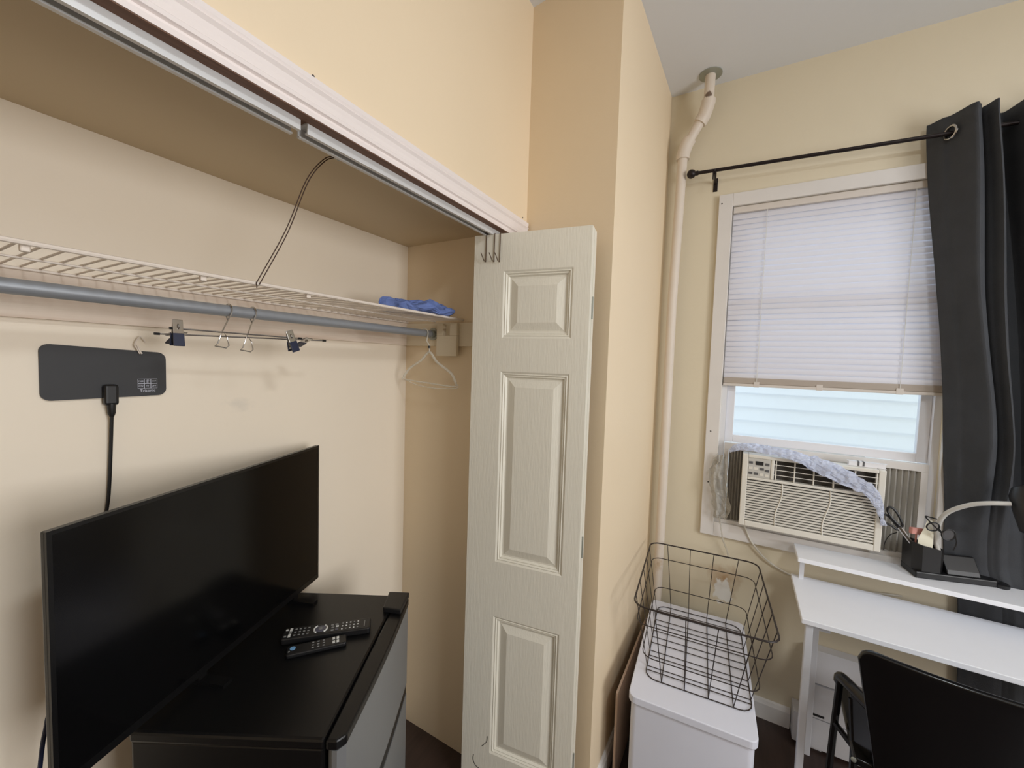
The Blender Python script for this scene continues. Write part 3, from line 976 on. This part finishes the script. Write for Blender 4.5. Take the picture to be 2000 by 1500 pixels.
build(abox(G(), .005, .995, -.03, .99, .055, .42), 'case', M_ACC, ac, bevel=.004)
g = G()
abox(g, 0, .045, 0, 1, 0, .055); abox(g, .955, 1, 0, 1, 0, .055)
abox(g, .045, .955, 0, .075, 0, .055); abox(g, .045, .955, .655, .69, 0, .055); abox(g, .045, .955, .955, 1, 0, .055)
abox(g, .222, .248, .69, .955, 0, .055)
build(g, 'front_frame', M_AC, ac, bevel=.003)
build(abox(G(), .045, .955, .07, .69, .03, .055), 'grille_back', M_ACD, ac)
build(abox(G(), .248, .955, .69, .955, .032, .055), 'vent_back', M_ACD, ac)
nsl = 16
for i in range(nsl):
    v = .085 + (.645 - .085) * (i + .5) / nsl
    c = ap(.5, .006, v)
    build(G().obox(c, .0025, AW * .456, .0031, rot_xyz(0, -.2, 0)), 'grille_slat', M_AC, ac)
for uc in (.315, .655):
    P = []
    for i in range(13):
        f = i / 12
        P.append(ap(uc - .035 * f + .012 * math.sin(f * 2 * PI), .004, .65 - .575 * f))
    build(G().tube(P, .0036, 8, flat=.8), 'grille_divider', M_AC, ac, smooth=True)
for i in range(3):
    v = .755 + .068 * i
    build(G().obox(ap(.6, .012, v), .010, AW * .353, .0012, rot_xyz(0, .25, 0)), 'vent_louver', M_AC, ac)
for i in range(6):
    u = .262 + (.945 - .262) * i / 5
    build(abox(G(), u - .004, u + .004, .695, .95, .002, .02), 'vent_vane', M_AC, ac)
cpn = build(abox(G(), .045, .222, .69, .955, .003, .05), 'control_panel', M_ACP, ac, bevel=.002)
build(abox(G(), .105, .165, .865, .915, .001, .004), 'display', M_BLACKM, cpn)
for u, v in ((.068, .89), (.195, .885), (.155, .815), (.195, .80), (.068, .745), (.112, .745)):
    build(abox(G(), u - .015, u + .015, v - .016, v + .016, .0012, .004), 'button', M_ACBTN, cpn)
for u, v in ((.068, .815), (.108, .815), (.155, .74), (.195, .735)):
    build(abox(G(), u - .014, u + .014, v - .018, v + .018, .0018, .004), 'button', M_AC, cpn)


# accordion side panels: pleats
def accordion(y0, y1, n):
    g = G()
    z0, z1 = .885, 1.222
    pts = []
    for i in range(2 * n + 1):
        pts.append((2.166 if i % 2 else 2.152, y0 + (y1 - y0) * i / (2 * n)))
    vs = [(x, y, z0) for x, y in pts] + [(x, y, z1) for x, y in pts]
    m_ = len(pts)
    g.add(vs, [(i, i + 1, m_ + i + 1, m_ + i) for i in range(m_ - 1)])
    return build(g, 'accordion_panel', M_ACC, ac, thick=.0015)


accordion(AY - AW + .004, -.63, 7)
accordion(.032, AY - .004, 5)
g = G()
g.box(2.148, WY0 + .024, 1.222, 2.174, WY1 - .024, 1.251).box(2.148, WY0 + .024, .886, 2.174, -.63, 1.222).box(2.148, .034, .886, 2.174, WY1 - .024, 1.222)
build(g, 'panel_frame', M_WTRIM, ac, bevel=.001)
cpts = smoothpath([(2.09, -.045, .895), (2.115, -.055, .865), (2.118, -.085, .806), (2.125, -.149, .739), (2.128, -.247, .697), (2.13, -.40, .69), (2.13, -.6, .72)], 6)
build(G().tube(cpts, .0036, 8), 'power_cord', M_CORD, ac, smooth=True)

# thin plastic bag lying twisted over the top of the unit
pth = [(2.105, .028, 1.222), (2.095, .0, 1.242), (2.085, -.03, 1.250), (2.075, -.07, 1.254), (2.062, -.12, 1.252), (2.05, -.17, 1.250), (2.036, -.22, 1.242), (2.030, -.27, 1.226), (2.027, -.32, 1.208), (2.026, -.37, 1.186), (2.026, -.42, 1.165), (2.027, -.455, 1.146), (2.029, -.478, 1.11), (2.031, -.492, 1.07), (2.031, -.498, 1.045), (2.031, -.505, 1.02)]
sp = smoothpath(pth, 7)
n_ = len(sp)
tab = [.010, .020, .020, .021, .022, .024, .026, .028, .030, .029, .025, .021, .016, .010, .004, .011]


def bagf(u, v):
    i = min(int(v * (n_ - 1)), n_ - 2); f = v * (n_ - 1) - i
    c = sp[i].lerp(sp[i + 1], f)
    t_ = (sp[i + 1] - sp[i]).normalized()
    k = v * (len(tab) - 1); j = min(int(k), len(tab) - 2)
    r = tab[j] + (tab[j + 1] - tab[j]) * (k - j)
    nrm = Vector((-1, 0, .25)) if v > .45 else Vector((-.55, 0, .85))
    nrm = (nrm - t_ * nrm.dot(t_)).normalized()
    sd = t_.cross(nrm)
    th = 2 * PI * u
    pl_ = 1 + .10 * math.sin(5 * th + 9 * v) + .08 * math.sin(9 * th - 14 * v)
    p = c + sd * (r * pl_ * math.cos(th)) + nrm * (r * .42 * pl_ * math.sin(th))
    q = p * 55
    return p + (nrm * .009 + sd * .008) * noise.noise(q) + nrm * (.007 * abs(noise.noise(p * 110)) + .004 * noise.noise(p * 210))


build(G().grid(40, 120, bagf), 'plastic_bag', M_BLUEP, label='thin bluish plastic bag twisted over the top of the air conditioner', cat='plastic bag', smooth=False)

# clear plastic film hanging at the unit's side


def filmf(u, v):
    y = .098 - .075 * u + .012 * math.sin(v * 5)
    z = 1.20 - .30 * v
    wv = .010 * math.sin(u * 9 + v * 3) + .008 * math.sin(u * 17)
    edge = 1 - .5 * max(0, .25 - v) / .25 - .35 * max(0, v - .85) / .15
    y = .065 + (y - .065) * edge
    return (2.095 + wv, y, z)


fm = thing('plastic_film', 'clear crinkled plastic film hanging beside the left accordion panel', 'plastic film', (2.095, .06, .9))
build(G().grid(24, 30, crumple(0, 0, filmf, .012, 40, 8)), 'sheet', M_CLEARP, fm, thick=.0006)
build(G().tube(smoothpath([(2.09, .055, .91), (2.10, .045, .85), (2.105, .035, .80), (2.115, .015, .745), (2.12, .005, .71)], 5), [.004] * 20 + [.0018], 6, jit=.6), 'tail', M_CLEARP, fm)

# white stick with two dark bands on top of the unit
ws = thing('white_marker', 'white plastic marker with two dark bands lying on the air conditioner', 'marker', (2.09, -.42, AZ + AH))
build(G().extr(rrect(-.395 - .0, -.508, AZ + AH + .0005, AZ + AH + .019, .004, 3), lambda u, v, a: (a, u, v), 2.076, 2.096), 'barrel', M_VINYL, ws)
for y in (-.425, -.441):
    build(G().box(2.0752, y - .003, AZ + AH + .002, 2.0968, y + .003, AZ + AH + .0198), 'band', M_ACBTN, ws)

# ------------------------------------------------------------------ curtain and rod
cr = thing('curtain_rod', 'thin dark curtain rod with a ball end above the window', 'rod', (2.06, -.3, 2.45))
r0, r1 = Vector((2.06, .245, 2.496)), Vector((2.06, -1.5, 2.44))
rl = (r1 - r0)
build(G().tube([r0, r1], .0075, 12), 'bar', M_RODB, cr, smooth=True)
dn = rl.normalized()
build(G().lathe([(.009, .022), (.011, .016), (.009, .010), (.016, .004), (.0195, -.006), (.0195, -.014), (.014, -.023), (.004, -.027)], r0, dn, 16), 'finial', M_RODB, cr, smooth=True)
for y in (.155, -1.4):
    f = (r0.y - y) / (r0.y - r1.y)
    c = r0.lerp(r1, f)
    g = G().tube([(c.x, y, c.z - .009), (c.x, y, c.z - .014), (c.x + .04, y, c.z - .02), (XW, y, c.z - .03)], .0045, 8)
    g.tube(arc(c, .011, PI, 2 * PI, 8, (1, 0, 0), (0, 0, 1)), .003, 6)
    g.box(XW - .004, y - .009, c.z - .065, XW, y + .009, c.z - .005)
    g.box(c.x - .012, y - .008, c.z - .042, c.x - .007, y - .003, c.z - .008).box(c.x - .012, y + .003, c.z - .042, c.x - .007, y + .008, c.z - .008)
    build(g, 'bracket', M_RODB, cr)


def interp(tab, z):
    for (z0, y0), (z1, y1) in zip(tab, tab[1:]):
        if z <= z0 and z >= z1:
            return y0 + (y1 - y0) * (z0 - z) / (z0 - z1)
    return tab[0][1] if z > tab[0][0] else tab[-1][1]


LEFT = [(2.55, -.553), (2.49, -.556), (1.9, -.612), (1.51, -.658), (1.11, -.692), (.98, -.697), (.88, -.706), (.80, -.742), (.77, -.750), (.46, -.768), (.0, -.775)]
# fold positions along the rod: distance from the left edge, depth from the rod (-1 front, +1 back)
FOLD = [(0, .95), (.035, .25), (.088, -.95), (.104, -.6), (.112, .1), (.122, -.3), (.142, -.95), (.152, -.5), (.166, .8), (.195, .9), (.225, -.7), (.25, -.95), (.27, .2), (.295, .95), (.34, -.2), (.375, -.95), (.40, 0), (.43, .95), (.48, -.6), (.52, -.95), (.56, .6), (.6, .9)]


def foldx(s):
    for (s0, a_), (s1, b_) in zip(FOLD, FOLD[1:]):
        if s0 <= s <= s1:
            t_ = (s - s0) / (s1 - s0)
            t_ = t_ * t_ * (3 - 2 * t_)
            return a_ + (b_ - a_) * t_
    return FOLD[-1][1]


def curtf(u, v):
    z = 2.535 - (2.535 - .02) * v
    s = u * .6
    rodz = r0.z + (r1.z - r0.z) * ((r0.y - (-.56 - s)) / (r0.y - r1.y))
    if v < .25: z += (rodz - 2.47) * (1 - v / .25)
    y = interp(LEFT, z) - s
    k = min(1, max(0, (z - .98) / .45))
    k = k * k * (3 - 2 * k)
    amp = .008 + (.062 - .008) * k
    cx = 2.111 + (2.056 - 2.111) * k
    if 1.0 < z < 2.3: amp *= 1 - .25 * math.sin((z - 1) / 1.3 * PI)
    return (cx + amp * foldx(s), y + .004 * math.sin(z * 6 + s * 30) * k, z)


ct = thing('curtain', 'black grommet curtain panel hanging to the floor beside the window', 'curtain', (2.08, -.85, .02))
build(G().grid(150, 60, curtf), 'cloth', M_CURT, ct, smooth=True, thick=.002)
gp = at(1857, 262, 0, 2.052)
gp = Vector((2.052, -.6, r0.z + (r1.z - r0.z) * ((r0.y + .6) / (r0.y - r1.y))))
gd = Vector((-.105, -.053, 0)).normalized()
gn = gd.cross(Vector((0, 0, 1)))
build(G().tube(arc(gp, .021, 0, 2 * PI * 23 / 24, 23, gd, (0, 0, 1)), .0045, 8, closed=True), 'grommet', M_CHROME, ct, smooth=True)

# ------------------------------------------------------------------ desk
DZ = .74
dk = thing('desk', 'white narrow desk with a raised rear shelf under the window', 'desk', (1.9, -.7, 0))
build(G().box(1.692, -1.25, DZ - .018, 2.05, -.228, DZ), 'desktop', M_DESK, dk, bevel=.002)
build(G().box(1.942, -1.25, .838, 2.100, -.235, .855), 'raised_shelf', M_DESK, dk, bevel=.002)
for y in (-.26, -1.22):
    build(G().box(2.02, y - .008, DZ, 2.036, y + .008, .838), 'shelf_post', M_DLEG, dk)
for y, yr in ((-.253, -.315), (-1.225, -1.165)):
    build(G().box(1.704, y - .011, 0, 1.728, y + .011, DZ - .018), 'leg', M_DLEG, dk, bevel=.002)
    build(G().box(2.018, yr - .017, 0, 2.042, yr + .017, DZ - .018), 'leg', M_DLEG, dk, bevel=.002)
    build(G().hexa([(1.728, min(y, yr) if y > -.5 else y - .01), (2.018, yr - .012), (2.018, yr + .012), (1.728, y + .011)], DZ - .045, DZ - .018), 'side_rail', M_DLEG, dk)
build(G().box(2.024, -1.145, DZ - .05, 2.036, -.335, DZ - .018), 'rear_rail', M_DLEG, dk)

# ------------------------------------------------------------------ low white heater against the window wall
ht = thing('wall_heater', 'low white panelled wall heater under the desk', 'heater', (2.09, -.7, 0))
hp0, hp1 = -1.3, -.318
build(G().extr([(2.138, .012), (2.06, .012), (2.06, .14), (2.138, .14)], lambda u, v, a: (u, a, v), hp0, hp1 + .045), 'lower_panel', M_HEAT, ht)
build(G().extr([(2.138, .148), (2.054, .148), (2.054, .288), (2.138, .288)], lambda u, v, a: (u, a, v), hp0, hp1), 'front_panel', M_HEAT, ht)
build(G().extr([(2.138, .294), (2.06, .294), (2.10, .412), (2.138, .418)], lambda u, v, a: (u, a, v), hp0, hp1), 'sloped_panel', M_HEAT, ht)
build(G().extr([(2.138, .14), (2.075, .14), (2.075, .294), (2.138, .294)], lambda u, v, a: (u, a, v), hp0 + .01, hp1 - .006), 'core', M_ACD, ht)
build(G().box(2.051, -.375, .158, 2.055, -.325, .166), 'slot', M_BLACKM, ht)
build(G().box(2.07, hp1 - .06, 0, 2.12, hp1 - .02, .012).box(2.07, hp0 + .02, 0, 2.12, hp0 + .06, .012), 'foot', M_HEAT, ht)

# ------------------------------------------------------------------ chair tucked under the desk
cc = thing('chair', 'black plastic chair with armrests pushed up to the desk', 'chair', (1.62, -.56, 0), 0)


def backf(u, v):
    y = -.33 - .46 * u
    hw = abs(2 * u - 1)
    z = .795 - .40 * v
    top = .828 - .035 * (1 - math.sqrt(max(0, 1 - (max(0, hw - .86) / .14) ** 2))) - .02 * u
    z = top - (top - .40) * v
    y = -.56 + (y + .56) * (1 - .33 * v)
    x = 1.435 + .055 * v + .03 * (hw ** 2) - .012
    return (x, y, z)


build(G().grid(64, 16, backf), 'backrest', M_CHAIR, cc, smooth=True, thick=.016, bevel=.004)


def seatf(u, v):
    hw = abs(2 * u - 1)
    return (1.50 + .40 * v, -.56 + (.5 - u) * (.42 - .04 * v), .455 - .015 * (1 - hw ** 2) - .02 * max(0, v - .85) / .15)


build(G().grid(14, 12, seatf), 'seat', M_CHAIR, cc, smooth=True, thick=.022, bevel=.004)
for s, yy in ((1, -.335), (-1, -.785)):
    ar = smoothpath([(1.655, yy, .585), (1.64, yy, .607), (1.60, yy - s * .012, .617), (1.54, yy - s * .035, .622), (1.475, yy - s * .062, .628)], 5)
    build(G().tube(ar, .017, 10, flat=1.0), 'armrest', M_CHAIR, cc, smooth=True)

    def shellf(u, v, s=s, yy=yy):
        top_ = Vector((1.60 - .115 * u, yy - s * (.012 + .05 * u), .612 + .012 * u))
        bot_ = Vector((1.565 - .05 * u, yy - s * (.03 + .03 * u), .45))
        return top_.lerp(bot_, v)
    build(G().grid(8, 8, shellf), 'side_shell', M_CHAIR, cc, smooth=True, thick=.01)
    build(G().tube([(1.652, yy, .59), (1.68, yy + s * .004, .30), (1.70, yy + s * .006, 0)], .0105, 8), 'leg', M_CHAIR, cc, smooth=True)
    build(G().tube([(1.585, yy - s * .02, .585), (1.57, yy - s * .03, .44), (1.50, yy - s * .02, 0)], .0105, 8), 'leg', M_CHAIR, cc, smooth=True)
    build(G().tube([(1.57, yy - s * .03, .44), (1.668, yy + s * .002, .43)], .009, 8), 'side_rail', M_CHAIR, cc, smooth=True)
build(G().lathe([(.007, 0), (.006, .004), (.002, .005)], at(1667, 1483, 0, 1.48), (-1, 0, 0), 12), 'bolt', M_GALV, cc, smooth=True)

# ------------------------------------------------------------------ organiser lamp and its contents
q0 = Vector((1.996, -.594, .8552)); qe = Vector((.29, -.957, 0)).normalized()
oa = math.atan2(qe.y, qe.x)
og = thing('organiser_lamp', 'black desk organiser lamp with a white gooseneck on the raised shelf', 'lamp', tuple(q0), oa)
# local: +x runs along the front edge, +y towards the window
build(G().hexa([(0, 0), (.24, 0), (.258, .012), (.25, .032), (.19, .055), (.10, .08), (.012, .099)], 0, .024), 'base_tray', M_BLACK, og, local=True, bevel=.004)
cup = [(.003, .03), (.022, .006), (.078, .006), (.10, .028), (.10, .076), (.06, .085), (.012, .094)]
cin = [(.008, .032), (.025, .011), (.076, .011), (.095, .03), (.095, .072), (.058, .08), (.017, .088)]
n7 = len(cup)
vs = [(x, y, .022) for x, y in cup] + [(x * 1.02 - .003, y, .125 - .02 * max(0, x) / .1) for x, y in cup] + [(x * 1.02 - .003, y, .125 - .02 * max(0, x) / .1) for x, y in cin] + [(x, y, .03) for x, y in cin]
fs = [tuple(range(n7))[::-1], tuple(range(3 * n7, 4 * n7))]
for k in range(3): fs += [(k * n7 + i, k * n7 + (i + 1) % n7, (k + 1) * n7 + (i + 1) % n7, (k + 1) * n7 + i) for i in range(n7)]
build(G().add(vs, fs), 'pen_cup', M_BLACK, og, local=True)
build(G().extr([(.006, .024), (.05, .024), (.05, .085), (.04, .085), (.012, .04)], lambda u, v, a: (a, u, v), .10, .20), 'phone_rest', M_BLACK, og, local=True, bevel=.003)
build(G().lathe([(.02, 0), (.022, .004), (.022, .012), (.016, .016)], (.262, .012, 0), (0, 0, 1), 16), 'power_dial', M_BLACK, og, local=True, smooth=True)
neck = smoothpath([at(1832, 1075, 0, 2.03), at(1829, 1055, 0, 2.03), at(1834, 1022, 0, 2.02), at(1851, 1001, 0, 2.0), at(1890, 987, 0, 1.97), at(1930, 983, 0, 1.95), at(1975, 984, 0, 1.94)], 6)
build(G().tube([neck[0] - Vector((0, 0, .06))] + neck, .0075, 10), 'gooseneck', M_GREYN, og, smooth=True)
e = neck[-1]
hd = Vector((.10, -.93, -.10)).normalized()
ax_ = Vector((.35, .25, .9)).normalized()
build(G().lathe([(.012, .085), (.03, .08), (.045, .055), (.052, 0), (.056, -.055), (.05, -.062), (.046, -.058)], e + Vector((.0, -.058, -.015)), ax_, 24), 'lamp_shade', M_BLACK, og, smooth=True)
build(G().lathe([(.001, -.057), (.045, -.057), (.045, -.059), (.001, -.059)], e + Vector((.0, -.058, -.015)), ax_, 24), 'diffuser', M_VINYL, og, smooth=True)
cpt = smoothpath([MW[og] @ Vector((-.04, .075, .128)), at(1752, 1040, 0, 2.07), at(1738, 1045, 0, 2.08), at(1728, 1060, 0, 2.09), at(1726, 1074, 0, 2.1)], 5)
build(G().tube(cpt, .0016, 6), 'cable', M_BLACK, og, smooth=True)

# scissors in the cup
sc = thing('scissors', 'black handled scissors standing in the desk organiser cup', 'scissors', tuple(at(1775, 1060, 0, 2.04)))
XS = 2.035


def ploop(pts, x): return [at(a_, b_, 0, x) for a_, b_ in pts]


def cloop(pts, x): return chaikin(ploop(pts, x))


build(G().tube(cloop([(1733, 998), (1734, 991), (1741, 990), (1750, 998), (1758, 1012), (1764, 1026), (1760, 1030), (1748, 1018), (1739, 1008)], XS), .0042, 8, closed=True), 'handle', M_BLACK, sc, smooth=True)
build(G().tube(cloop([(1719, 1012), (1719, 1006), (1726, 1003), (1736, 1008), (1748, 1022), (1758, 1034), (1752, 1035), (1738, 1024), (1724, 1021)], XS + .006), .0042, 8, closed=True), 'handle', M_BLACK, sc, smooth=True)
p0, p1 = at(1757, 1030, 0, XS + .003), at(1775, 1054, 0, XS + .003)
build(G().tube([p0, p1, p1 + (p1 - p0) * 1.0], [.0075, .0065, .003], 6, flat=.35), 'blade', M_CHROME, sc)

# pink eraser, cream tag, eyeglasses
cxy = MW[og]
pe = at(1790, 1037, 0, 2.045)
build(G().obox(pe, .008, .022, .012, rot_xyz(.1, .1, .5)).obox(pe + Vector((0, 0, -.03)), .003, .003, .02, Matrix.Identity(3)), 'eraser', M_PINK, label='pink eraser sticking out of the black organiser cup', cat='eraser', bevel=.003)
tg = [at(1793, 1052, 0, 2.02), at(1806, 1030, 0, 2.03), at(1812, 1014, 0, 2.04), at(1822, 1018, 0, 2.04), at(1824, 1038, 0, 2.03), at(1823, 1053, 0, 2.02)]
gt = G().add(tg + [p + Vector((.0015, 0, 0)) for p in tg], [(0, 1, 2, 3, 4, 5), (11, 10, 9, 8, 7, 6)] + [(i, (i + 1) % 6, 6 + (i + 1) % 6, 6 + i) for i in range(6)])
dwn = Vector((0, 0, -.05))
gt.add([tg[0], tg[5], tg[5] + dwn, tg[0] + dwn], [(0, 1, 2, 3)])
build(gt, 'paper_tag', M_CARD, label='cream paper tag sticking up from the desk organiser cup', cat='tag')
gl = thing('eyeglasses', 'black framed eyeglasses leaning on the desk organiser', 'eyeglasses', tuple(at(1835, 1058, 0, 1.99)))
L1 = cloop([(1809, 1026), (1811, 1034), (1820, 1037), (1831, 1036), (1836, 1028), (1830, 1021), (1819, 1020)], 2.0)
L2 = cloop([(1838, 1040), (1840, 1050), (1848, 1056), (1860, 1055), (1867, 1046), (1863, 1036), (1850, 1033)], 2.0)
for L_ in (L1, L2):
    fr_ = build(G().tube(L_, .0024, 6, closed=True), 'rim', M_BLACK, gl)
    build(G().add(L_, [tuple(range(len(L_)))]), 'lens', M_LENS, fr_)
build(G().tube(ploop([(1834, 1033), (1839, 1040)], 2.0), .0022, 6), 'bridge', M_BLACK, gl)
build(G().tube(smoothpath(ploop([(1840, 1042), (1825, 1028), (1808, 1010), (1812, 1009), (1830, 1014)], 1.985), 4), .0022, 6), 'temple', M_BLACK, gl)
build(G().tube(smoothpath(ploop([(1866, 1046), (1868, 1062), (1862, 1075)], 2.0), 4), .0022, 6), 'temple', M_BLACK, gl)

for m_ in list(bpy.data.meshes):
    if m_.users == 0: bpy.data.meshes.remove(m_)
